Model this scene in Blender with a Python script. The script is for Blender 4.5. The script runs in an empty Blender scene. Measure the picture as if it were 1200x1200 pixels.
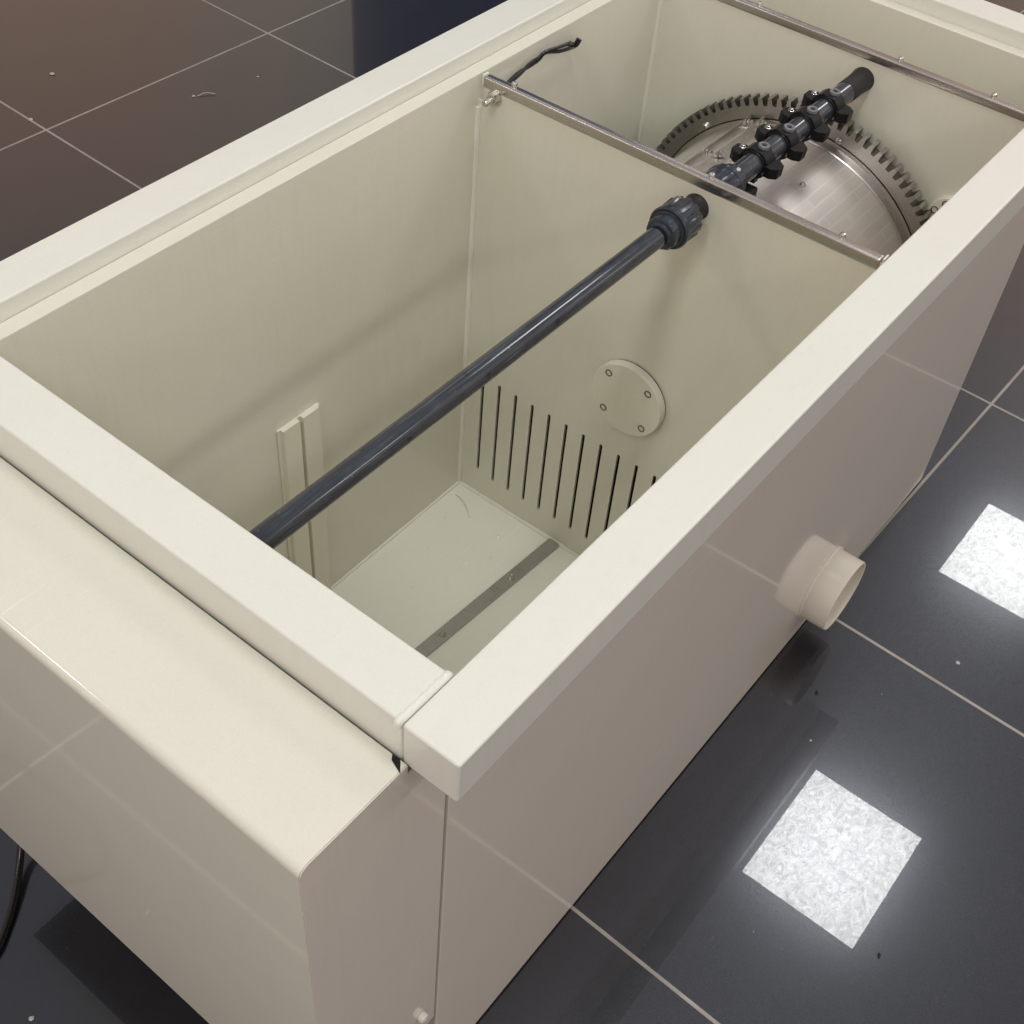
import bpy, bmesh, math, random
from mathutils import Vector, Matrix
random.seed(7)
PI = math.pi
K = 0.681            # design units -> metres
ZF = -1.070          # floor level in design units (tank rim top is 0)
sc = bpy.context.scene
col = sc.collection

def W(x, y, z):
    return Vector((x * K, y * K, (z - ZF) * K))

# ------------------------------------------------------------------ node helpers
def new_mat(name):
    m = bpy.data.materials.new(name); m.use_nodes = True
    nt = m.node_tree
    return m, nt, nt.nodes['Principled BSDF']

def node(nt, typ, **kw):
    n = nt.nodes.new(typ)
    for k, v in kw.items():
        if k in n.inputs: n.inputs[k].default_value = v
        else: setattr(n, k, v)
    return n

def mth(nt, op, a, b=None, c=None, clamp=False):
    n = nt.nodes.new('ShaderNodeMath'); n.operation = op; n.use_clamp = clamp
    for i, v in enumerate((a, b, c)):
        if v is None: continue
        if isinstance(v, (int, float)): n.inputs[i].default_value = v
        else: nt.links.new(v, n.inputs[i])
    return n.outputs[0]

def mixc(nt, fac, a, b):
    n = nt.nodes.new('ShaderNodeMix'); n.data_type = 'RGBA'
    for s, v in ((0, fac), (6, a), (7, b)):
        if isinstance(v, (int, float)): n.inputs[s].default_value = v
        elif isinstance(v, tuple): n.inputs[s].default_value = (*v[:3], 1)
        else: nt.links.new(v, n.inputs[s])
    return n.outputs[2]

def rng(nt, v, a, b, c, d):
    n = nt.nodes.new('ShaderNodeMapRange')
    nt.links.new(v, n.inputs[0])
    for i, x in enumerate((a, b, c, d)): n.inputs[i + 1].default_value = x
    return n.outputs[0]

def noise(nt, vec, scale, detail=3, rough=.5):
    n = node(nt, 'ShaderNodeTexNoise', Scale=scale, Detail=detail, Roughness=rough)
    nt.links.new(vec, n.inputs['Vector'])
    return n.outputs['Fac']

def bump(nt, bsdf, h, strength, dist, also_coat=False):
    b = node(nt, 'ShaderNodeBump', Strength=strength, Distance=dist)
    nt.links.new(h, b.inputs['Height'])
    nt.links.new(b.outputs[0], bsdf.inputs['Normal'])
    if also_coat: nt.links.new(b.outputs[0], bsdf.inputs['Coat Normal'])
    return b

def specks(nt, vec, scale, thr, keep):
    v = node(nt, 'ShaderNodeTexVoronoi', Scale=scale)
    nt.links.new(vec, v.inputs['Vector'])
    near = mth(nt, 'LESS_THAN', v.outputs['Distance'], thr)
    sep = nt.nodes.new('ShaderNodeSeparateColor'); nt.links.new(v.outputs['Color'], sep.inputs[0])
    return mth(nt, 'MULTIPLY', near, mth(nt, 'LESS_THAN', sep.outputs[0], keep))

def plastic(name, colr, rough, grain=.0, wave=.0, spec=.5, dust=True):
    m, nt, b = new_mat(name)
    tc = nt.nodes.new('ShaderNodeTexCoord'); v = tc.outputs['Object']
    big = noise(nt, v, 5, 4, .6); fine = noise(nt, v, 900, 2)
    c1 = tuple(x * .95 for x in colr); c2 = tuple(min(1, x * 1.04) for x in colr)
    c = mixc(nt, big, c1, c2)
    c = mixc(nt, rng(nt, fine, .35, .65, 0, .16), c, tuple(x * .75 for x in colr))
    if dust:
        c = mixc(nt, mth(nt, 'MULTIPLY', specks(nt, v, 34, .022, .10), .8), c, (.85, .83, .78))
    mp = nt.nodes.new('ShaderNodeMapping'); mp.inputs['Scale'].default_value = (26, 26, 2.2)
    nt.links.new(v, mp.inputs[0])
    st = noise(nt, mp.outputs[0], 4, 5, .7)
    c = mixc(nt, rng(nt, st, .52, .78, 0, .10), c, tuple(x * .62 for x in colr))
    for rot, sc_ in (((.3, .9, .4), (2.5, 220, 220)), ((.9, .2, 1.3), (3, 260, 260)), ((.1, .5, 2.2), (4, 200, 200))):
        ms = nt.nodes.new('ShaderNodeMapping'); ms.inputs['Rotation'].default_value = rot; ms.inputs['Scale'].default_value = sc_
        nt.links.new(v, ms.inputs[0])
        sx_ = mth(nt, 'MULTIPLY', rng(nt, noise(nt, ms.outputs[0], 1.3, 2, .5), .70, .74, 0, 1), rng(nt, noise(nt, v, 7, 2), .52, .66, 0, 1))
        c = mixc(nt, mth(nt, 'MULTIPLY', sx_, .35), c, tuple(min(1, x * 1.25) for x in colr))
    sm = noise(nt, v, 2.6, 5, .65)
    c = mixc(nt, rng(nt, sm, .5, .75, 0, .10), c, tuple(x * .70 for x in colr))
    nt.links.new(c, b.inputs['Base Color'])
    r = noise(nt, v, 30, 5, .65)
    nt.links.new(rng(nt, r, .3, .7, rough * .93, rough * 1.08), b.inputs['Roughness'])
    b.inputs['Specular IOR Level'].default_value = spec
    h = mth(nt, 'MULTIPLY', noise(nt, v, 650, 2), grain)
    if wave:
        h = mth(nt, 'ADD', h, mth(nt, 'MULTIPLY', noise(nt, v, 5, 1), wave))
    bump(nt, b, h, 1.0, .001)
    return m

M = {}
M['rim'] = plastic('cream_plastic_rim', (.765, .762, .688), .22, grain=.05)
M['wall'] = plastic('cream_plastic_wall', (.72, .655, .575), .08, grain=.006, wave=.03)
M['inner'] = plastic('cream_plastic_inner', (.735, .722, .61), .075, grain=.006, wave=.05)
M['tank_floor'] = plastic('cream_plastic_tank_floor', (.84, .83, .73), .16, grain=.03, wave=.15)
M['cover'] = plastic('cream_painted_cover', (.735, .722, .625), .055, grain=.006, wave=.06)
M['pipe_cream'] = plastic('cream_pipe', (.72, .67, .575), .32, grain=.04)
M['weld'] = plastic('cream_weld', (.80, .78, .68), .3, grain=.05, dust=False)
M['disc'] = plastic('cream_disc', (.77, .74, .62), .25, grain=.03, dust=False)

def metal(name, c, rough, stretch=(1, 60, 60), amt=.35, metallic=1.0):
    m, nt, b = new_mat(name)
    tc = nt.nodes.new('ShaderNodeTexCoord')
    mp = nt.nodes.new('ShaderNodeMapping'); mp.inputs['Scale'].default_value = stretch
    nt.links.new(tc.outputs['Object'], mp.inputs[0])
    s = noise(nt, mp.outputs[0], 14, 4, .6)
    lo = tuple(x * (1 - amt) for x in c); hi = tuple(min(1, x * (1 + amt * .4)) for x in c)
    cc = mixc(nt, s, lo, hi)
    blot = noise(nt, tc.outputs['Object'], 22, 3)
    cc = mixc(nt, rng(nt, blot, .5, .75, 0, .25), cc, tuple(x * .6 for x in c))
    nt.links.new(cc, b.inputs['Base Color'])
    b.inputs['Metallic'].default_value = metallic
    nt.links.new(rng(nt, s, .3, .7, rough * .75, rough * 1.3), b.inputs['Roughness'])
    bump(nt, b, s, .03, .0003)
    return m

M['steel_y'] = metal('brushed_steel_bar', (.60, .565, .53), .24, (9, .5, 9), .16)
M['steel'] = metal('stainless_steel', (.66, .64, .60), .22, (20, 20, 20), .2)
M['gear'] = metal('gear_steel', (.50, .475, .445), .34, (30, 30, 30), .2)
M['rail'] = metal('matt_rail_steel', (.66, .63, .60), .36, (2, 40, 40), .12)
M['gap_shade_screw'] = metal('gap_shade_and_screw_steel', (.21, .20, .185), .38, (30, 30, 30), .3)  # darker steel with tooth gap shade in its colour; screw heads use it too
M['ring'] = metal('machined_ring', (.60, .575, .54), .33, (60, 4, 4), .2)
M['strip'] = metal('dull_grey_strip', (.47, .455, .43), .34, (30, 6, 30), .12, .75)

def drum_mat():
    m, nt, b = new_mat('woven_drum_mesh')
    tc = nt.nodes.new('ShaderNodeTexCoord')
    sep = nt.nodes.new('ShaderNodeSeparateXYZ'); nt.links.new(tc.outputs['Object'], sep.inputs[0])
    y = mth(nt, 'SUBTRACT', sep.outputs[1], DRUM_C.y); z = mth(nt, 'SUBTRACT', sep.outputs[2], DRUM_C.z)
    ang = mth(nt, 'ARCTAN2', y, z)
    cmb = nt.nodes.new('ShaderNodeCombineXYZ')
    nt.links.new(sep.outputs[0], cmb.inputs[0]); nt.links.new(mth(nt, 'MULTIPLY', ang, .295 * K), cmb.inputs[1])
    br = nt.nodes.new('ShaderNodeTexBrick')
    br.offset = .5; br.inputs['Scale'].default_value = 1
    br.inputs['Brick Width'].default_value = .075; br.inputs['Row Height'].default_value = .0150
    br.inputs['Mortar Size'].default_value = .0022; br.inputs['Mortar Smooth'].default_value = 1.0
    br.inputs['Color1'].default_value = (.355, .345, .34, 1); br.inputs['Color2'].default_value = (.40, .39, .385, 1)
    br.inputs['Mortar'].default_value = (.46, .45, .44, 1)
    wob = node(nt, 'ShaderNodeTexNoise', Scale=40., Detail=2.)
    nt.links.new(cmb.outputs[0], wob.inputs['Vector'])
    add = nt.nodes.new('ShaderNodeMixRGB'); add.blend_type = 'ADD'; add.inputs[0].default_value = .0025
    nt.links.new(cmb.outputs[0], add.inputs[1]); nt.links.new(wob.outputs['Color'], add.inputs[2])
    nt.links.new(add.outputs[0], br.inputs['Vector'])
    big = noise(nt, cmb.outputs[0], 12, 3, .6)
    c = mixc(nt, rng(nt, big, .3, .65, 0, .8), br.outputs['Color'], (.42, .40, .39))
    tint = nt.nodes.new('ShaderNodeMix'); tint.data_type = 'RGBA'; tint.blend_type = 'MULTIPLY'
    tint.inputs[0].default_value = 1; nt.links.new(c, tint.inputs[6]); tint.inputs[7].default_value = (1.75, 1.70, 1.66, 1)
    nt.links.new(tint.outputs[2], b.inputs['Base Color'])
    b.inputs['Metallic'].default_value = .85
    b.inputs['Roughness'].default_value = .46
    wv = node(nt, 'ShaderNodeTexVoronoi', Scale=900.); nt.links.new(cmb.outputs[0], wv.inputs['Vector'])
    bump(nt, b, wv.outputs['Distance'], .25, .0004)
    return m

def pvc(name, c, rough, scr=.5):
    m, nt, b = new_mat(name)
    tc = nt.nodes.new('ShaderNodeTexCoord')
    v_ = tc.outputs['Object']
    mp = nt.nodes.new('ShaderNodeMapping'); mp.inputs['Scale'].default_value = (4, 90, 90)
    nt.links.new(tc.outputs['Object'], mp.inputs[0])
    s = noise(nt, mp.outputs[0], 6, 5, .7)
    blot = noise(nt, tc.outputs['Object'], 28, 4, .6)
    k = mth(nt, 'MULTIPLY', rng(nt, s, .46, .72, 0, 1), rng(nt, blot, .38, .62, 0, 1))
    cc = mixc(nt, mth(nt, 'MULTIPLY', k, scr), c, tuple(x * 2.6 + .012 for x in c))
    cc = mixc(nt, mth(nt, 'MULTIPLY', specks(nt, v_, 48, .16, .30), .6 * scr), cc, tuple(x * .25 for x in c))
    cc = mixc(nt, mth(nt, 'MULTIPLY', specks(nt, v_, 130, .14, .14), .5 * scr), cc, (.16, .17, .18))
    nt.links.new(cc, b.inputs['Base Color'])
    nt.links.new(rng(nt, blot, .3, .7, rough * .7, rough * 1.4), b.inputs['Roughness'])
    bump(nt, b, s, .02, .0006)
    return m
M['pvc'] = pvc('grey_pvc', (.032, .037, .045), .10, .85)
M['pvc_blue'] = pvc('blue_grey_pvc', (.026, .033, .047), .16, .3)
M['black'] = pvc('black_plastic', (.006, .0064, .0075), .34, .12)
M['black'].node_tree.nodes['Principled BSDF'].inputs['Specular IOR Level'].default_value = .28
M['rubber'] = pvc('black_rubber', (.014, .013, .013), .55, .2)
M['grey'] = pvc('nozzle_grey', (.17, .17, .185), .4, .2)
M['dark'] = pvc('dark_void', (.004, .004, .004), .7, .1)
M['cable'] = pvc('cable_sheath', (.006, .006, .007), .25, .1)

def floor_mat():
    m, nt, b = new_mat('polished_dark_tiles')
    tc = nt.nodes.new('ShaderNodeTexCoord'); v = tc.outputs['Object']
    F = (1.0 - ZF) / .91784
    s = .39245 * F * K; phi = -.02501
    tx = (-.48703 + (.70663 + .48703) * F) * K; ty = (-.36282 + (-.18231 + .36282) * F) * K
    sep = nt.nodes.new('ShaderNodeSeparateXYZ'); nt.links.new(v, sep.inputs[0])
    dx = mth(nt, 'SUBTRACT', sep.outputs[0], tx); dy = mth(nt, 'SUBTRACT', sep.outputs[1], ty)
    c, si = math.cos(phi), math.sin(phi)
    u = mth(nt, 'DIVIDE', mth(nt, 'ADD', mth(nt, 'MULTIPLY', dx, c), mth(nt, 'MULTIPLY', dy, si)), s)
    w = mth(nt, 'DIVIDE', mth(nt, 'SUBTRACT', mth(nt, 'MULTIPLY', dy, c), mth(nt, 'MULTIPLY', dx, si)), s)
    def edge(q):
        a = mth(nt, 'ADD', q, 1000.5)
        return mth(nt, 'ABSOLUTE', mth(nt, 'SUBTRACT', mth(nt, 'FRACT', a), .5))
    d = mth(nt, 'MULTIPLY', mth(nt, 'MINIMUM', edge(u), edge(w)), s)          # metres from nearest grout centre
    jit = mth(nt, 'MULTIPLY', mth(nt, 'SUBTRACT', noise(nt, v, 120, 2), .5), .0006)
    d = mth(nt, 'ADD', d, jit)
    g = rng(nt, d, .0020, .0028, 1, 0)
    idc = nt.nodes.new('ShaderNodeCombineXYZ')
    nt.links.new(mth(nt, 'ROUND', mth(nt, 'SUBTRACT', u, .5)), idc.inputs[0]); nt.links.new(mth(nt, 'ROUND', mth(nt, 'SUBTRACT', w, .5)), idc.inputs[1])
    wn = nt.nodes.new('ShaderNodeTexWhiteNoise'); wn.noise_dimensions = '3D'; nt.links.new(idc.outputs[0], wn.inputs['Vector'])
    wn2 = nt.nodes.new('ShaderNodeTexWhiteNoise'); wn2.noise_dimensions = '3D'
    sn = nt.nodes.new('ShaderNodeVectorMath'); sn.operation = 'SCALE'; sn.inputs['Scale'].default_value = 5000; nt.links.new(v, sn.inputs[0]); fl_ = nt.nodes.new('ShaderNodeVectorMath'); fl_.operation = 'FLOOR'; nt.links.new(sn.outputs[0], fl_.inputs[0]); nt.links.new(fl_.outputs[0], wn2.inputs['Vector'])
    n1 = noise(nt, v, 9, 6, .7); n2 = noise(nt, v, 140, 4, .7)
    tile = mixc(nt, wn.outputs['Value'], (.0062, .0060, .0074), (.0100, .0097, .0116))
    tile = mixc(nt, rng(nt, n1, .42, .72, 0, .55), tile, (.019, .0186, .0205))
    tile = mixc(nt, rng(nt, n2, .55, .8, 0, .35), tile, (.035, .034, .035))
    n3 = noise(nt, v, 620, 2, .6)
    tile = mixc(nt, rng(nt, n3, .38, .68, 0, .75), tile, (.021, .0206, .024))
    mp = nt.nodes.new('ShaderNodeMapping'); mp.inputs['Scale'].default_value = (9, 60, 1); mp.inputs['Rotation'].default_value = (0, 0, .9)
    nt.links.new(v, mp.inputs[0])
    smear = mth(nt, 'MULTIPLY', rng(nt, noise(nt, mp.outputs[0], 3, 4, .6), .62, .78, 0, 1), rng(nt, noise(nt, v, 4, 2), .5, .65, 0, 1))
    tile = mixc(nt, mth(nt, 'MULTIPLY', smear, .6), tile, (.060, .060, .064))
    tile = mixc(nt, mth(nt, 'MULTIPLY', mth(nt, 'MAXIMUM', specks(nt, v, 22, .02, .3), specks(nt, v, 70, .03, .10)), .7), tile, (.35, .34, .33))
    gcol = mixc(nt, noise(nt, v, 60, 3), (.33, .30, .27), (.47, .435, .40))
    gcol = mixc(nt, rng(nt, noise(nt, v, 5, 4, .7), .48, .7, 0, .6), gcol, (.17, .155, .14))
    nt.links.new(mixc(nt, g, tile, gcol), b.inputs['Base Color'])
    nt.links.new(mth(nt, 'MAXIMUM', rng(nt, wn2.outputs['Value'], .45, .55, .14, .31), rng(nt, g, 0, 1, 0, .8)), b.inputs['Roughness'])
    nt.links.new(rng(nt, g, 0, 1, .66, .15), b.inputs['Specular IOR Level'])
    nt.links.new(rng(nt, g, 0, 1, 1, 0), b.inputs['Coat Weight'])
    b.inputs['Coat Roughness'].default_value = .008
    b.inputs['Coat IOR'].default_value = 1.5
    b.inputs['Specular Tint'].default_value = (.84, .87, 1.0, 1)
    h = mth(nt, 'MULTIPLY', g, -1.0)
    bb = node(nt, 'ShaderNodeBump', Strength=.6, Distance=.0012); nt.links.new(h, bb.inputs['Height'])
    nt.links.new(bb.outputs[0], b.inputs['Normal'])
    h2 = mth(nt, 'ADD', mth(nt, 'MULTIPLY', noise(nt, v, 55, 2, .5), .25), mth(nt, 'MULTIPLY', noise(nt, v, 4, 1), .5))
    b2 = node(nt, 'ShaderNodeBump', Strength=.012, Distance=.001); nt.links.new(h2, b2.inputs['Height'])
    nt.links.new(b2.outputs[0], b.inputs['Coat Normal'])
    return m

# ------------------------------------------------------------------ mesh helpers (design units)
BEV = [False]
def quads(bm, A, B, close=True):
    n = len(A)
    for i in range(n if close else n - 1):
        j = (i + 1) % n
        bm.faces.new((A[i], A[j], B[j], B[i]))

def box(bm, x0, x1, y0, y1, z0, z1, bev=0, seg=2):
    vs = [bm.verts.new((x, y, z)) for x in (x0, x1) for y in (y0, y1) for z in (z0, z1)]
    fs = [(0, 1, 3, 2), (4, 6, 7, 5), (0, 4, 5, 1), (2, 3, 7, 6), (0, 2, 6, 4), (1, 5, 7, 3)]
    f = [bm.faces.new([vs[i] for i in q]) for q in fs]
    if bev:
        BEV[0] = True
        es = list({e for q in f for e in q.edges})
        bmesh.ops.bevel(bm, geom=es, offset=bev, segments=seg, affect='EDGES', profile=.5, clamp_overlap=True)

def prism(bm, poly, axis, a, b, bev=0, seg=2):
    """poly: 2D points in the two remaining axes (cyclic order yz / xz / xy), extruded along axis a..b"""
    def P(q, t):
        if axis == 'x': return (t, q[0], q[1])
        if axis == 'y': return (q[0], t, q[1])
        return (q[0], q[1], t)
    A = [bm.verts.new(P(q, a)) for q in poly]; B = [bm.verts.new(P(q, b)) for q in poly]
    fs = [bm.faces.new(A), bm.faces.new(B[::-1])]
    n = len(A)
    for i in range(n):
        j = (i + 1) % n
        fs.append(bm.faces.new((A[i], B[i], B[j], A[j])))
    if bev:
        BEV[0] = True
        es = list({e for q in fs for e in q.edges})
        bmesh.ops.bevel(bm, geom=es, offset=bev, segments=seg, affect='EDGES', profile=.5, clamp_overlap=True)

def frame(d):
    d = Vector(d).normalized()
    u = d.orthogonal().normalized() if abs(d.z) > .9 else d.cross(Vector((0, 0, 1))).normalized()
    return d, u, d.cross(u)

def lathe(bm, o, d, prof, n=40, rib=None, cap0=True, cap1=True, mat=0):
    """prof: (distance along d, radius). rib(i, k) scales the radius"""
    o = Vector(o); d, u, v = frame(d)
    rings = []
    for k, (s, r) in enumerate(prof):
        ring = []
        for i in range(n):
            a = 2 * PI * i / n; rr = r * (rib(i, k) if rib else 1)
            ring.append(bm.verts.new(o + d * s + u * (rr * math.cos(a)) + v * (rr * math.sin(a))))
        rings.append(ring)
    fs = []
    for A, B in zip(rings, rings[1:]):
        for i in range(n):
            j = (i + 1) % n
            fs.append(bm.faces.new((A[i], A[j], B[j], B[i])))
    if cap0: fs.append(bm.faces.new(rings[0][::-1]))
    if cap1: fs.append(bm.faces.new(rings[-1]))
    for f in fs: f.material_index = mat
    return fs

def tube(bm, pts, r, n=12, jitter=0):
    pts = [Vector(p) for p in pts]
    rings = []; up = None
    for i, p in enumerate(pts):
        t = (pts[min(i + 1, len(pts) - 1)] - pts[max(i - 1, 0)]).normalized()
        if up is None: up = frame(t)[1]
        up = (up - t * up.dot(t)).normalized(); w = t.cross(up)
        rr = r * (1 + random.uniform(-jitter, jitter))
        rings.append([bm.verts.new(p + up * rr * math.cos(2 * PI * k / n) + w * rr * math.sin(2 * PI * k / n)) for k in range(n)])
    for A, B in zip(rings, rings[1:]): quads(bm, A, B)
    bm.faces.new(rings[0][::-1]); bm.faces.new(rings[-1])

def spline(pts, k=8):
    pts = [Vector(p) for p in pts]; q = [pts[0]] + pts + [pts[-1]]; out = []
    for i in range(1, len(q) - 2):
        a, b, c, d = q[i - 1:i + 3]
        for j in range(k):
            t = j / k
            out.append(.5 * ((2 * b) + (c - a) * t + (2 * a - 5 * b + 4 * c - d) * t * t + (3 * b - a - 3 * c + d) * t ** 3))
    out.append(pts[-1]); return out

def to_mesh(name, bm, mats, angle=35, absolute=True, org=Vector((0, 0, 0))):
    bmesh.ops.recalc_face_normals(bm, faces=bm.faces[:])
    for v in bm.verts:
        v.co = (W(*v.co) - org) if absolute else v.co * K
    me = bpy.data.meshes.new(name); bm.to_mesh(me); bm.free()
    for m in (mats if isinstance(mats, (list, tuple)) else [mats]): me.materials.append(m)
    for p in me.polygons: p.use_smooth = True
    me.set_sharp_from_angle(angle=math.radians(angle))
    return me

ROOT_LOC = W(.93, .46, ZF)
def part(name, bm, mats, parent, angle=35, label=None):
    """mesh given in absolute design units, under a root at ROOT_LOC (parents carry no offset)"""
    o = bpy.data.objects.new(name, to_mesh(name, bm, mats, angle, True, ROOT_LOC)); col.objects.link(o)
    o.parent = parent
    if BEV[0]:
        wn = o.modifiers.new('weighted_normal', 'WEIGHTED_NORMAL'); wn.keep_sharp = True; wn.weight = 80; BEV[0] = False
    if label: o['label'] = label
    return o

def place(name, me, parent, x, y, z, rot=None):
    """a small repeated part with shared mesh data, at a design-unit position"""
    o = bpy.data.objects.new(name, me); col.objects.link(o); o.parent = parent
    o.location = W(x, y, z) - ROOT_LOC
    if rot is not None: o.rotation_euler = rot
    return o

def tag(o, label, cat, group=None):
    o['label'] = label; o['category'] = cat
    if group: o['group'] = group

NB = bmesh.new

# ------------------------------------------------------------------ dimensions
TW, L = .91864, 1.86153          # rim outer width / length
R, RN, RF, H, HL = .06976, .07317, .07017, .06559, .02751
YS, XS, XE = .05883, .06359, 1.822
YR, YL = .0815, .8214            # inner faces of right / left wall
XN, XF = .0870, 1.7638           # inner faces of near / far wall
ZB, ZFI = -1.0604, -.98738       # wall bottom edge, inside floor
XP, XP2 = 1.032, 1.5827          # partition near faces
PY, PZ = .387, -.0805            # spray line axis
GY, GZ, GX = .437, -.491, 1.5427 # drum axis, gear face
DRUM_C = W(0, GY, GZ) - ROOT_LOC
M['drum'] = drum_mat()

root = bpy.data.objects.new('drum_filter', None); col.objects.link(root); root.location = ROOT_LOC
root.empty_display_size = .2
tag(root, 'open cream plastic drum filter tank with steel drum, grey spray pipe and end cover', 'water filter')

# ------------------------------------------------------------------ tank shell
g = .0006
def wall_poly(a, b, c):   # a outer face, b rim inner face (+gap), c inner face
    return [(a, ZB), (c, ZB), (c, -HL), (b, -HL), (b, -H - g), (a, -H - g)]
bm = NB(); prism(bm, wall_poly(YS, R + g, YR), 'x', XS, XE, bev=.0028); part('tank_wall', bm, M['wall'], root)
bm = NB(); prism(bm, wall_poly(TW - YS, TW - R - g, YL), 'x', XS, XE, bev=.0022); part('tank_wall', bm, M['inner'], root)
bm = NB(); prism(bm, wall_poly(XS, RN + g, XN), 'y', YR, YL); part('tank_wall', bm, M['inner'], root)
bm = NB(); prism(bm, wall_poly(XE, L - RF - g, XF), 'y', YR, YL, bev=.0015); part('tank_wall', bm, M['inner'], root)
bm = NB(); box(bm, XN, XF, YR, YL, ZFI - .025, ZFI); part('tank_floor', bm, M['tank_floor'], root)
for x in (.25, 1.65):
    for y in (.16, .76):
        bm = NB(); lathe(bm, (x, y, ZF), (0, 0, 1), [(0, .04), (.03, .04), (.0575, .036)], 24); part('foot', bm, M['rubber'], root)

# rim bars
bm = NB(); box(bm, 0, L, 0, R, -H, 0, .0034, 3); part('rim_bar', bm, M['rim'], root)
bm = NB(); box(bm, 0, L, TW - R, TW, -H, 0, .0034, 3); part('rim_bar', bm, M['rim'], root)
bm = NB(); box(bm, .0004, RN, R + .0003, TW - R - .0003, -H + .001, .0025, .0034, 3); part('rim_bar', bm, M['rim'], root)
bm = NB(); box(bm, L - RF, L - .0004, R + .0003, TW - R - .0003, -H + .001, .0015, .0034, 3); part('rim_bar', bm, M['rim'], root)
# raised weld beads where the near bar meets the long bars
for y in (R + .0055, TW - R - .0055):
    bm = NB()
    tube(bm, spline([(.001, y, -.006), (.003, y, -.0012), (.014, y, -.0018), (.04, y, -.0020), (.064, y, -.0016), (RN - .002, y, -.0024), (RN + .001, y, -.008)], 6), .0052, 12, .07)
    part('weld_bead', bm, M['rim'], root)

# inner weld seams
def seam(a, b, r=.0045, nm='weld_seam'):
    bm = NB(); n = 40
    pts = [Vector(a).lerp(Vector(b), i / n) for i in range(n + 1)]
    tube(bm, pts, r, 8, .14); part(nm, bm, M['weld'], root)
seam((XP - .001, YL - .001, -.085), (XP - .001, YL - .001, ZFI + .002), .006)
seam((XP - .001, YR + .01, ZFI), (XP - .001, YL - .004, ZFI), .0055)
seam((XN + .01, YL - .001, ZFI), (XP - .006, YL - .001, ZFI), .0045)
seam((XP2 - .001, YL - .001, -.05), (XP2 - .001, YL - .001, ZFI), .005)

# ------------------------------------------------------------------ slotted partition
def plate_with_slots(outer, holes, x0, x1):
    bm = NB(); edges = []
    for loop in [outer] + holes:
        vs = [bm.verts.new((x0, y, z)) for y, z in loop]
        for i in range(len(vs)): edges.append(bm.edges.new((vs[i], vs[(i + 1) % len(vs)])))
    r = bmesh.ops.triangle_fill(bm, use_beauty=True, use_dissolve=False, edges=edges)
    faces = [f for f in r['geom'] if isinstance(f, bmesh.types.BMFace)]
    ex = bmesh.ops.extrude_face_region(bm, geom=faces)
    for v in [q for q in ex['geom'] if isinstance(q, bmesh.types.BMVert)]: v.co.x = x1
    return bm
slots = []
hw = .0036
for k in range(16):
    y = .7735 - .04125 * k
    zt, zb = -.6545, (-.926 if k else -.917)
    lp = [(y + hw * math.cos(a), zt - hw + hw * math.sin(a)) for a in [PI * i / 6 for i in range(7)]]
    lp += [(y + hw * math.cos(a), zb + hw + hw * math.sin(a)) for a in [PI + PI * i / 6 for i in range(7)]]
    slots.append(lp)
outer = [(YR, ZFI), (YL, ZFI), (YL, -.074), (YL - .012, -.072), (YL - .012, -.034), (YR, -.034)]
bm = plate_with_slots(outer, slots, XP, XP + .0055)
part('slotted_partition', bm, M['inner'], root, 30)
bm = NB(); box(bm, XP2, XP2 + .012, YR, YL, ZFI, -.034); part('partition', bm, M['inner'], root)
# a black sheet is added close behind the slots to keep them dark (see drum)

# stainless cap bars on both partitions
def cap_bar(x, bh, bw, y0, y1):
    bm = NB(); box(bm, x - .0025, x - .0025 + bw, y0, y1, -HL - bh, -HL, .0042, 3)
    return part('cap_bar', bm, M['steel_y'], root)
bar1 = cap_bar(XP, .0205, .0165, YR + .004, YL - .010)
bar2 = cap_bar(XP2, .0175, .0160, YR + .004, YL - .004)
bm = NB(); lathe(bm, (0, 0, 0), (0, 0, 1), [(-.002, .0052), (.0022, .0052), (.0045, .0038), (.0052, .0016)], 14)
screw_top = to_mesh('screw', bm, M['steel'], 40, False)
for y in (.758, .378, .155): place('screw', screw_top, bar1, XP + .0120, y, -HL)
for y in (.62, .335, .16): place('screw', screw_top, bar2, XP2 + .0115, y, -HL)
bm = NB(); box(bm, XP + .001, XP + .016, YR + .0003, YR + .0037, -HL - .016, -HL + .001, .001); part('end_cap', bm, M['weld'], root)
bm = NB(); box(bm, XP - .001, XP + .013, YL - .0098, YL - .0065, -HL - .018, -HL + .001, .001); part('end_cap', bm, M['weld'], root)

# through bolt with nut and washer at the top left of the partition
bm = NB(); lathe(bm, (XP, .7856, -.0565), (-1, 0, 0), [(0, .0135), (.003, .0135)], 24)
lathe(bm, (XP - .003, .7856, -.0565), (-1, 0, 0), [(0, .0105), (.009, .0105), (.0095, .009)], 6)
bolt = part('bolt', bm, M['steel'], root)
bm = NB(); lathe(bm, (XP - .012, .7856, -.0565), (-1, 0, 0), [(0, .0062), (.016, .0062), (.018, .0048)], 16,
                 None); part('threaded_end', bm, M['steel'], bolt)

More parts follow.
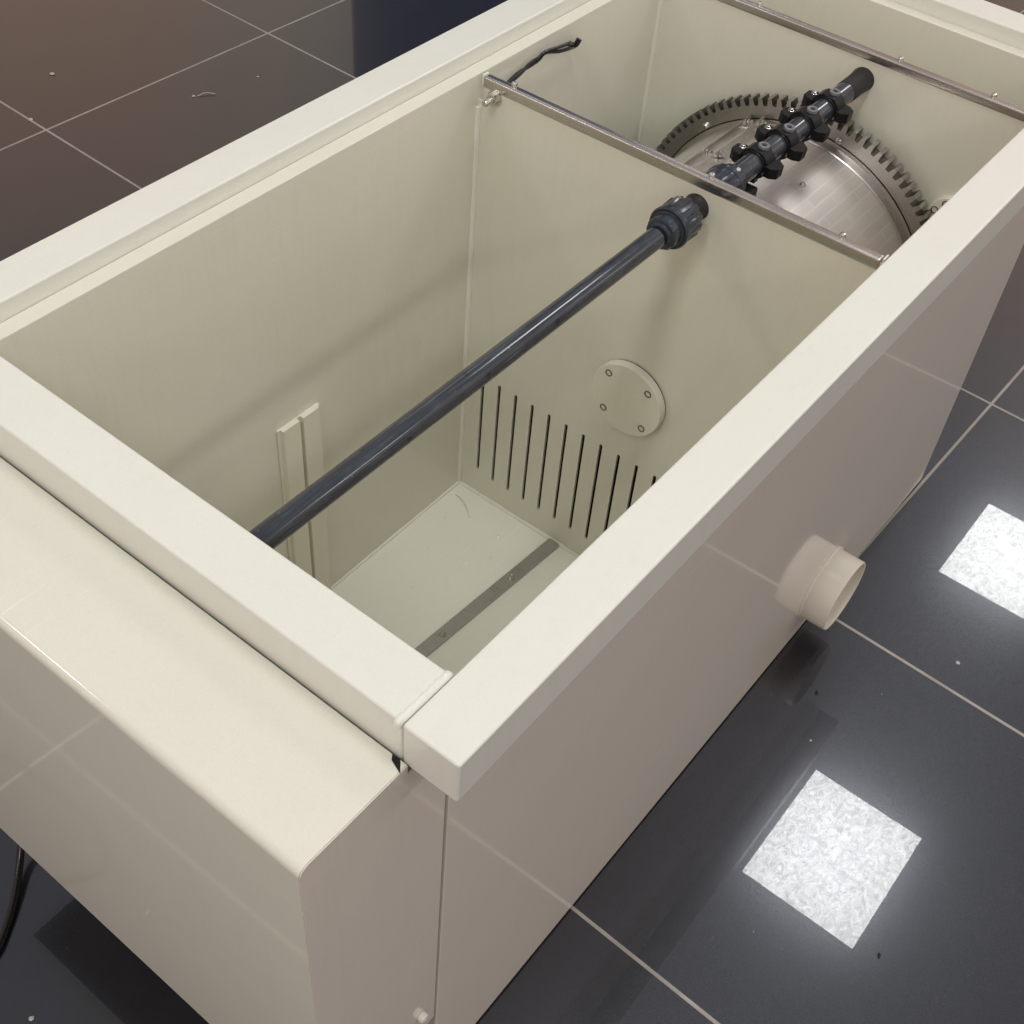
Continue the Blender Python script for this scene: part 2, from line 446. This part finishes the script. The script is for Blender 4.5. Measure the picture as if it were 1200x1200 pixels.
# blanking disc with four screws
DY, DZ = .4399, -.5017
bm = NB(); lathe(bm, (XP, DY, DZ), (-1, 0, 0), [(.0025, .0735), (.004, .0748), (.0175, .0748), (.0195, .0735)], 72)
disc = part('bearing_disc', bm, M['disc'], root)
bm = NB(); lathe(bm, (XP, DY, DZ), (-1, 0, 0), [(.0002, .0728), (.0028, .0728)], 72); part('gasket', bm, M['rubber'], disc)
bm = NB(); lathe(bm, (0, 0, 0), (-1, 0, 0), [(-.002, .0072), (.0010, .0072), (.0016, .0056), (-.0018, .0044)], 18)
sc_disc = to_mesh('screw', bm, M['gap_shade_screw'], 40, False)
for sy in (-1, 1):
    for sz in (-1, 1): place('screw', sc_disc, disc, XP - .0195, DY + .0420 * sy, DZ + .0413 * sz)

# slide channel on the left wall
ch = [(.5275, YL), (.5275, YL - .0035), (.533, YL - .0045), (.534, YL - .0120), (.5720, YL - .0120), (.5720, YL - .0030), (.5805, YL - .0030),
      (.5805, YL - .0120), (.6175, YL - .0120), (.6185, YL - .0080), (.6240, YL - .0070), (.6240, YL)]
bm = NB(); prism(bm, [(x, min(y, YL - .0004)) for x, y in ch], 'z', ZFI + .001, -.479)
part('guide_channel', bm, M['disc'], root, 20)

# drain strip on the inside floor with two screws
bm = NB()
a = Vector((1.028, .5545, 0)); b = Vector((.25, .5980, 0)); d = (b - a).normalized(); n = Vector((-d.y, d.x, 0)) * .0142
pl = [a + n * .75, a + n - d * -.004, b + n, b - n, a - n - d * -.004, a - n * .75]
prism(bm, [(q.x, q.y) for q in pl], 'z', ZFI + .0006, ZFI + .006)
strip = part('floor_strip', bm, M['strip'], root)
bm = NB(); lathe(bm, (0, 0, 0), (0, 0, 1), [(0, .0075), (.003, .0075), (.0055, .005), (.0035, .0028)], 16)
sc_fl = to_mesh('screw', bm, M['steel'], 40, False)
for x in (.8881, .6858, .45): place('screw', sc_fl, strip, x, .5545 + (1.028 - x) * .0435 / .778, ZFI + .006)

# ------------------------------------------------------------------ outlet pipe on the outside right wall
OX, OZ = 1.263, -.9325
bm = NB(); lathe(bm, (OX, YS, OZ), (0, -1, 0), [(.0003, .0800), (.0545, .0796), (.0568, .0784), (.0560, .0752), (.001, .0750)], 84, cap0=False)
outlet = part('outlet_pipe', bm, M['pipe_cream'], root)
bm = NB(); random.seed(3)   # hand laid weld bead where the pipe meets the wall
pts = []
for q in range(61):
    a_ = 2 * PI * q / 60
    pts.append((OX + .0805 * math.cos(a_), YS - .0008, OZ + .0805 * math.sin(a_)))
tube(bm, pts, .0040, 8, .12); part('weld_bead', bm, M['pipe_cream'], outlet)

# ------------------------------------------------------------------ end cover (electrics housing) at the near end
ZC, DC, LF = -.0560, .1500, -.81
CR = .0125
prof = [(XS - .0045, -H - .012), (-.0035, -H - .012), (-.0035, ZC), (-DC + CR, ZC)]
prof += [(-DC + CR - CR * math.sin(t), ZC - CR + CR * math.cos(t)) for t in [PI / 2 * i / 8 for i in range(1, 9)]]
prof += [(-DC, LF), (XS - .0045, LF)]
bm = NB(); prism(bm, prof, 'y', YS + .0018, TW - YS - .0018)
cov = part('end_cover', bm, M['cover'], root, 30)
# folded side panel under the top sheet
sp = [(-DC + .0008, LF + .004), (-DC + .0008, ZC - CR - .0008)]
sp += [(-DC + .0008 + CR - CR * math.cos(t), ZC - CR - .0008 + CR * math.sin(t)) for t in [PI / 2 * i / 8 for i in range(1, 9)]]
sp += [(-.0035, ZC - .0008), (-.0035, -H - .006), (XS - .006, -H - .006), (XS - .006, LF + .016), (XS - .016, LF + .004)]
bm = NB(); prism(bm, sp, 'y', YS + .0003, YS + .0016); part('side_panel', bm, M['wall'], cov, 30)
bm = NB(); prism(bm, sp, 'y', TW - YS - .0016, TW - YS - .0003); part('side_panel', bm, M['wall'], cov, 30)
bm = NB(); lathe(bm, (0, 0, 0), (0, -1, 0), [(0, .0075), (.007, .0075), (.0085, .0062), (.0085, .0035), (.005, .0032)], 18)
sc_side = to_mesh('screw', bm, M['weld'], 40, False)
place('screw', sc_side, cov, .0281, YS, -.742)
bm = NB(); box(bm, -.030, -.018, YS + .016, YS + .0200, ZC + .0002, ZC + .0010, 0); bm.free()
bm = NB(); prism(bm, [(-.0150, YS - .0004), (-.0034, YS + .010), (-.0034, YS + .020), (-.009, YS + .016)], 'z', ZC + .0002, ZC + .0007); part('corner_notch', bm, M['dark'], cov)
bm = NB(); prism(bm, [(.014, -H - .010), (.023, -H - .013), (.018, -H - .024)], 'y', YS - .0010, YS + .0001); part('corner_notch', bm, M['dark'], cov)

# ------------------------------------------------------------------ spray line
bm = NB(); lathe(bm, (XN - .004, PY, PZ), (1, 0, 0), [(0, .0165), (.835, .0165)], 40)
part('spray_pipe', bm, M['pvc'], root)
def rib(n, amp, ks):
    return lambda i, k: (1 + (amp if (i % n) < n // 2 else -amp * .2)) if k in ks else 1
def union(x, sgn, nm):
    bm = NB()
    lathe(bm, (x, PY, PZ), (sgn, 0, 0), [(0, .0325), (.003, .0345), (.010, .0345), (.012, .0330), (.043, .0318), (.049, .0295), (.053, .0220), (.0575, .0195)], 96,
          rib(8, .075, (4, 5)))
    nut = part(nm, bm, M['pvc_blue'], root, 25)
    bm = NB(); lathe(bm, (x + sgn * .0025, PY, PZ), (-sgn, 0, 0), [(0, .0300), (.003, .0300), (.004, .0265), (.019, .0260), (.0215, .0240), (.0225, .0195), (.0255, .0185), (.0265, .0166)], 96,
                     rib(8, .02, (3, 4))); part('union_sleeve', bm, M['pvc_blue'], nut, 25)
    bm = NB(); lathe(bm, (x - sgn * .0006, PY, PZ), (sgn, 0, 0), [(0, .0310), (.001, .0310)], 60); part('seal', bm, M['dark'], nut)
    bm = NB(); lathe(bm, (x + sgn * .0570, PY, PZ), (sgn, 0, 0), [(0, .0185), (.012, .0180), (.020, .0195), (.0245, .0218), (.0252, .0218)], 48); part('wall_stub', bm, M['rubber'], nut)
    return nut
union(.9500, 1, 'pipe_union')
union(1.1200, -1, 'pipe_union')
bm = NB(); lathe(bm, (1.135, PY, PZ), (1, 0, 0), [(-.020, .0192), (.385, .0192)], 40)
sb = part('spray_bar', bm, M['pvc'], root)
bm = NB(); lathe(bm, (1.515, PY, PZ), (1, 0, 0), [(0, .0200), (.045, .0202), (.062, .0215), (.0675, .0222)], 48); part('end_socket', bm, M['rubber'], sb)

# nozzle clamps: two-eared saddle tilted 45 degrees with a ringed boss and a spray nozzle below
def clamp_body():
    bm = NB()
    # local: x along pipe, y towards the ears, z up towards the boss
    core = [(.0275, -.0100), (.0275, .0090), (.0215, .0190), (.0120, .0262)]
    core = core + [(-y, z) for y, z in core[::-1]] + [(-.0210, -.0190), (-.0110, -.0265), (.0110, -.0265), (.0210, -.0190)]
    prism(bm, core, 'x', -.0145, .0145, .0016, 1)
    for sg in (-1, 1):
        ear = [(-.0175, sg * .0240), (-.0175, sg * .0360), (-.0095, sg * .0475), (.0095, sg * .0475), (.0175, sg * .0360), (.0175, sg * .0240)]
        prism(bm, ear, 'z', -.0120, .0085, .0012, 1)
    lathe(bm, (-.0168, 0, 0), (1, 0, 0), [(0, .0228), (.0010, .0240), (.0030, .0240)], 32)
    prism(bm, [(-.0090, -.0250), (.0090, -.0250), (.0070, -.0400), (-.0070, -.0400)], 'y', -.0090, .0090, .0012, 1)
    return bm
me_body = to_mesh('clamp', clamp_body(), M['black'], 20, False); BEV[0] = False
bm = NB(); lathe(bm, (.0045, -.004, .0255), (0, 0, 1), [(0, .0100), (.0052, .0100), (.0058, .0092), (.0058, .0050), (.0030, .0046)], 28)
me_boss = to_mesh('boss', bm, M['grey'], 35, False)
bm = NB(); lathe(bm, (.0045, -.004, .0278), (0, 0, 1), [(0, .0046), (.0012, .0046)], 6)
me_hole = to_mesh('hole', bm, M['dark'], 35, False)
bm = NB(); lathe(bm, (.005, .0345, .0082), (0, 0, 1), [(0, .0058), (.0012, .0058), (.0016, .0044), (.0040, .0040), (.0046, .0030)], 10)
me_up = to_mesh('bolt', bm, M['steel'], 35, False)
bm = NB(); lathe(bm, (-.0143, -.0215, -.0080), (-1, 0, 0), [(0, .0036), (.0010, .0034), (.0018, .0022)], 10)
me_lo = to_mesh('bolt', bm, M['gear'], 35, False)
for x in (1.213, 1.292, 1.371, 1.452):
    c = place('nozzle_clamp', me_body, root, x, PY, PZ, (math.radians(random.uniform(1, 6)), 0, 0))
    c.scale = (.94, .94, .94)
    for nm, me in (('boss', me_boss), ('boss_socket', me_hole), ('bolt', me_up), ('bolt', me_lo)):
        o = bpy.data.objects.new(nm, me); col.objects.link(o); o.parent = c
bm = NB(); prism(bm, [(1.120, -.100), (1.120, -.140), (1.135, -.152), (1.165, -.152), (1.178, -.138), (1.178, -.100)], 'y', PY - .030, PY + .010, .004)
part('nozzle_block', bm, M['black'], root)

# ------------------------------------------------------------------ drum with ring gear
def ringpt(r, deg, x):
    a = math.radians(deg); return (x, GY + r * math.sin(a), GZ + r * math.cos(a))
drum_e = bpy.data.objects.new('filter_drum', None); col.objects.link(drum_e); drum_e.parent = root; drum_e.empty_display_size = .1
bm = NB(); lathe(bm, (1.080, GY, GZ), (1, 0, 0), [(0, .294), (.455, .294)], 160); part('drum_mesh', bm, M['drum'], drum_e, 40)
bm = NB(); lathe(bm, (1.066, GY, GZ), (1, 0, 0), [(0, .20), (.002, .300), (.014, .302), (.040, .302), (.042, .295)], 128); part('drum_end', bm, M['ring'], drum_e, 40)
bm = NB(); lathe(bm, (1.520, GY, GZ), (1, 0, 0), [(0, .2945), (.002, .296), (.0205, .297), (.0215, .3040), (.040, .3042)], 160, cap0=False, cap1=False); part('drum_flange', bm, M['ring'], drum_e, 20)
bm = NB(); box(bm, 1.0500, 1.0560, YR + .002, YL - .002, ZFI + .001, -.560); part('slot_dark_backing', bm, M['rubber'], root)  # added sheet, unseen except through the slots, makes them read as deep shade
# gear
NT = 108
bm = NB(); fr, bk, fi, bi = [], [], [], []
for t in range(NT):
    c0 = 360 / NT * t
    for da, r in ((-1.55, .3290), (-.98, .3295), (-.62, .3440), (.62, .3440), (.98, .3295), (1.55, .3290)):
        for lst, x, rr in ((fr, GX, r), (bk, GX + .0260, r), (fi, GX, .3062), (bi, GX + .0260, .3062)):
            lst.append(bm.verts.new(ringpt(rr, c0 + da, x)))
quads(bm, fr, bk)
for q_, f in enumerate(bm.faces): f.material_index = 0 if q_ % 6 == 2 else 1  # flanks and roots get the darkened steel, shade painted into the gaps
quads(bm, fi, bi); quads(bm, fi, fr); quads(bm, bi, bk)
part('ring_gear', bm, [M['gear'], M['gap_shade_screw']], drum_e, 25)
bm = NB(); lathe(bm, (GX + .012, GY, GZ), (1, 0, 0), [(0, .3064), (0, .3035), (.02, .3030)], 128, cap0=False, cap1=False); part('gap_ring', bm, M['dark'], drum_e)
# gear clips
bm = NB(); lathe(bm, (0, 0, 0), (-1, 0, 0), [(0, .0065), (.004, .0065), (.0065, .004)], 8)
me_gb = to_mesh('gear_bolt', bm, M['steel'], 35, False)
for dg in (44, -10, 8.0, -56, -100, 110, 170):
    q = ringpt(.3125, dg, GX); place('bolt', me_gb, drum_e, *q)
# clamp rails along the drum
def rail(d0, d1, r0, r1, x0=1.10, x1=1.538, nm='clamp_rail'):
    bm = NB(); k = 4
    for_front = []
    pts_in = [(r0, d0 + (d1 - d0) * i / k) for i in range(k + 1)]; pts_out = [(r1, d1 - (d1 - d0) * i / k) for i in range(k + 1)]
    loop = pts_in + pts_out
    A = [bm.verts.new(ringpt(r, d, x0)) for r, d in loop]; B = [bm.verts.new(ringpt(r, d, x1)) for r, d in loop]
    quads(bm, A, B); bm.faces.new(A[::-1]); bm.faces.new(B)
    return part(nm, bm, M['rail'], drum_e, 30)
rail(24.6, 29.0, .2942, .2985); ra = rail(24.1, 24.9, .2942, .3120)
rail(13.8, 18.4, .2942, .2985); rail(18.3, 19.1, .2942, .3110)
bm = NB(); lathe(bm, (0, 0, 0), (0, -1, 0), [(-.004, .0034), (0, .0034), (.0, .0060), (.0045, .0060), (.005, .0034), (.011, .0030)], 8)
me_rb = to_mesh('rail_bolt', bm, M['steel'], 35, False)
for x in (1.20, 1.380, 1.528):
    place('bolt', me_rb, drum_e, *ringpt(.3045, 23.9, x), (math.radians(-22), 0, 0))
    place('bolt', me_rb, drum_e, *ringpt(.3040, 17.9, x - .004), (math.radians(-22), 0, 0))
bm = NB(); lathe(bm, ringpt(.2938, -12.6, 1.396), (0, math.sin(math.radians(-12.6)), math.cos(math.radians(-12.6))), [(0, .0075), (.002, .0070), (.004, .003)], 12)
part('rivet', bm, M['steel'], drum_e)

# motor mount disc on the far partition, just above the rim line
bm = NB(); lathe(bm, (XP2, .150, -.262), (-1, 0, 0), [(.0003, .0462), (.012, .0462), (.0135, .0450)], 56)
md = part('mount_disc', bm, M['disc'], root)
for a_ in (20, 62, 104, 200, 250):
    place('screw', sc_disc, md, XP2 - .0138, .150 + .034 * math.cos(math.radians(a_)), -.262 + .034 * math.sin(math.radians(a_)))

# twin lead on the left wall behind the slotted partition
for dy, dz, r in ((0, 0, .0032), (-.006, .004, .0030)):
    pts = [(1.085, .806 + dy, -.062 + dz), (1.1165, .806 + dy, -.0535 + dz * .5), (1.150, .808, -.0545 + dz), (1.173, .806, -.0505 + dz), (1.186, .802, -.0405 + dz * .3),
           (1.2241, .800, -.0510 + dz * 2.0), (1.257, .801, -.058 + dz * 2.4), (1.288, .812, -.0705 + dz)]
    bm = NB(); tube(bm, spline(pts, 6), r, 8); part('lead_wire', bm, M['cable'], root)
bm = NB(); tube(bm, spline([(1.284, .8208, -.066), (1.288, .810, -.066), (1.293, .806, -.055)], 5), .0052, 8); part('wire_tie', bm, M['cable'], root)

# ------------------------------------------------------------------ power cable on the floor
bm = NB()
pts = [(.02, .97, -.90), (-.06, .885, -.985), (-.112, .842, -1.035), (-.158, .800, -1.055), (-.205, .764, -1.062), (-.245, .740, -1.0625), (-.285, .735, -1.0625), (-.33, .77, -1.0625), (-.35, .86, -1.0625), (-.33, 1.02, -1.0625), (-.28, 1.25, -1.0625)]
tube(bm, spline(pts, 8), .0066, 14)
org = W(-.3, .70, ZF)
o = bpy.data.objects.new('power_cable', to_mesh('power_cable', bm, M['cable'], 50, True, org)); col.objects.link(o); o.location = org
tag(o, 'black round power cable coming out from under the cream end cover onto the dark floor', 'cable')

# ------------------------------------------------------------------ small litter on the tiles and in the tank
def bit(name, x, y, z, r, mat, label, cat, group=None, flat=.45, stretch=1.0, rot=0):
    bm = NB(); bmesh.ops.create_icosphere(bm, subdivisions=2, radius=r)
    for v in bm.verts:
        v.co *= random.uniform(.7, 1.25); v.co.z = max(v.co.z, -r * .5) * flat + r * .5 * flat; v.co.x *= stretch
    me = to_mesh(name, bm, mat, 40, False)
    o = bpy.data.objects.new(name, me); col.objects.link(o); o.location = W(x, y, z); o.rotation_euler = (0, 0, rot)
    tag(o, label, cat, group); return o
m_white, nt_, b_ = new_mat('white_crumb'); 
tc_ = nt_.nodes.new('ShaderNodeTexCoord')
nt_.links.new(mixc(nt_, noise(nt_, tc_.outputs['Object'], 300, 2), (.36, .34, .31), (.62, .60, .56)), b_.inputs['Base Color']); b_.inputs['Roughness'].default_value = .7
bit('crumb', 1.603, 2.9716, ZF, 0.0078, m_white, 'white crumb on the brown reflecting tile in the upper left corner, largest of the crumbs', 'crumb', None)
bit('crumb', 1.8212, 2.5625, ZF, 0.0051, m_white, 'pale crumb with a thin hair beside it on the tile beyond the left rim', 'crumb', None)
bit('crumb', 2.0456, 2.512, ZF, 0.0039, m_white, 'tiny pale crumb beyond the left rim, closest to the grout crossing', 'crumb', None)
bit('crumb', 1.39, 2.80, ZF, 0.0070, m_white, 'pale crumb lying against the grout crossing at the far left', 'crumb', None)
bit('crumb', 1.3859, -.2372, ZF, 0.0043, m_white, 'small white crumb on the tile to the right of the outlet pipe', 'crumb', None)
bit('crumb', 1.0146, -.0945, ZF, 0.0023, m_white, 'tiny white speck above the nearer bright light reflection', 'crumb', None)
bit('crumb', -.2755, .6103, ZF, 0.0039, m_white, 'white crumb on the dark tile below the end cover at bottom left', 'crumb', None)
bit('fibre', 1.1229, -.0481, ZF, .003, M['dark'], 'short black fibre on the tile below the outlet pipe', 'fibre', None, .4, 2.0, .5)
bit('fibre', .7074, -.4005, ZF, .003, M['dark'], 'short black fibre beside the bottom corner of the nearer light reflection', 'fibre', None, .4, 2.2, .3)
bm = NB(); tube(bm, spline([(1.828, 2.553, ZF + .002), (1.856, 2.545, ZF + .006), (1.875, 2.522, ZF + .003)], 5), .0012, 6)
org = W(1.85, 2.54, ZF)
o = bpy.data.objects.new('hair', to_mesh('hair', bm, m_white, 50, True, org)); col.objects.link(o); o.location = org
tag(o, 'thin pale hair on the tile next to a crumb beyond the left rim', 'hair')

m_clear = plastic('clear_swarf', (.85, .84, .75), .12, grain=.1, dust=False)
sw = [(.905, .630), (.963, .655), (.84, .745), (.93, .775), (.74, .70)]
bit('shaving', .862, .660, ZFI, .0075, m_clear, 'largest pale blob of swarf in the middle of the inner tank floor', 'swarf', None, .25)
for i, (x, y) in enumerate(sw):
    bit('shaving', x, y, ZFI, random.uniform(.0025, .0042), m_clear, 'tiny pale speck of swarf on the inner tank floor', 'swarf', 'specks of swarf on the inner tank floor', .35)
bm = NB(); tube(bm, spline([(.995, .800, ZFI + .001), (.990, .775, ZFI + .007), (.975, .750, ZFI + .006), (.962, .735, ZFI + .001)], 5), .0014, 6)
org = W(.98, .77, ZFI)
o = bpy.data.objects.new('shaving', to_mesh('shaving', bm, m_clear, 50, True, org)); col.objects.link(o); o.location = org
tag(o, 'curled pale plastic shaving in the back corner of the inner tank floor', 'swarf')

# ------------------------------------------------------------------ floor
bm = NB(); S = 14
vs = [bm.verts.new((x * S, y * S, 0)) for x, y in ((-1, -1), (1, -1), (1, 1), (-1, 1))]; bm.faces.new(vs)
me = bpy.data.meshes.new('floor'); bm.to_mesh(me); bm.free(); me.materials.append(floor_mat())
fl = bpy.data.objects.new('floor', me); col.objects.link(fl); fl['kind'] = 'structure'

# ------------------------------------------------------------------ ceiling panel lamps
LZ = (4.405 + ZF)
def lamp(x, y, sx=.86, sy=.70, p=13.0, c=(.993, .998, .965)):
    li = bpy.data.lights.new('ceiling_panel_lamp', 'AREA'); li.shape = 'RECTANGLE'
    li.size = sx * K; li.size_y = sy * K; li.energy = p * 1.06; li.color = c
    li.use_nodes = True; nt = li.node_tree
    em = nt.nodes.get('Emission') or nt.nodes.new('ShaderNodeEmission')
    geo = nt.nodes.new('ShaderNodeNewGeometry')
    v = geo.outputs['Parametric']
    n = node(nt, 'ShaderNodeTexNoise', Scale=10., Detail=6., Roughness=.66, Distortion=2.6)
    nt.links.new(v, n.inputs['Vector'])
    f = rng(nt, n.outputs['Fac'], .36, .66, .58, 1.22)
    nt.links.new(f, em.inputs['Strength'])
    o = bpy.data.objects.new('ceiling_panel_lamp', li); col.objects.link(o)
    o.location = W(x, y, LZ)
    return o
POWER = {0.0: (16, 20, 17.5, 12, 12, 9), -4.25: (7, 11, 14, 10.5, 5, 3)}
for y, row in POWER.items():
    for i, pw in enumerate(row):
        lamp(3.62 + 2.83 * (i - 3), y + (.12 if i == 4 and y == 0 else 0), sy=.70 if y == 0 else .46, p=pw)
for x, y, pw in ((-3.3, 3.65, 14), (3.62, 3.1, 2), (6.45, 3.1, 2)):
    lamp(x, y, p=pw)

# ------------------------------------------------------------------ dim surroundings of the hall
w = bpy.data.worlds.new('World'); sc.world = w; w.use_nodes = True
nt = w.node_tree; bg = nt.nodes['Background']
tc = nt.nodes.new('ShaderNodeTexCoord'); sep = nt.nodes.new('ShaderNodeSeparateXYZ'); nt.links.new(tc.outputs['Generated'], sep.inputs[0])
el = sep.outputs[2]
az = mth(nt, 'ARCTAN2', sep.outputs[1], sep.outputs[0])
side = rng(nt, sep.outputs[1], -.25, .25, 0, 1)
wall = mixc(nt, side, (.78, .675, .635), (.60, .41, .31))
navy = mth(nt, 'MULTIPLY', rng(nt, az, .766, .772, 1, 0), rng(nt, az, .2, .6, 0, 1))
wall = mixc(nt, navy, wall, (.035, .05, .095))
up = rng(nt, el, .52, .66, 0, 1)
wall = mixc(nt, mth(nt, 'MULTIPLY', rng(nt, az, .80, .95, 1, 0), rng(nt, az, .7685, .7695, 0, 1)), wall, (.50, .44, .37))
c = mixc(nt, up, wall, (.375, .38, .405))
nt.links.new(c, bg.inputs[0]); bg.inputs[1].default_value = 1.0

# ------------------------------------------------------------------ camera
cam = bpy.data.cameras.new('camera'); co = bpy.data.objects.new('camera', cam); col.objects.link(co)
r0 = Vector((0.6194124448482042, -0.7823114766888836, 0.06570370315308668))
r1 = Vector((-0.548050733531218, -0.49081576374249236, -0.6773036833930315))
r2 = Vector((0.5621108579658147, 0.3835213677264049, -0.7327638707390088))
mt = Matrix((r0, -r1, -r2)).transposed().to_4x4(); mt.translation = W(-.48703, -.36282, 1.0)
co.matrix_world = mt
cam.sensor_width = 36; cam.lens = 1475.9575 / 1200 * 36; cam.clip_start = .02; cam.clip_end = 200
sc.camera = co
sc.view_settings.view_transform = 'Standard'; sc.view_settings.look = 'None'; sc.view_settings.exposure = 0
sc.cycles.max_bounces = 10; sc.cycles.diffuse_bounces = 6; sc.cycles.glossy_bounces = 6
sc.cycles.use_denoising = True
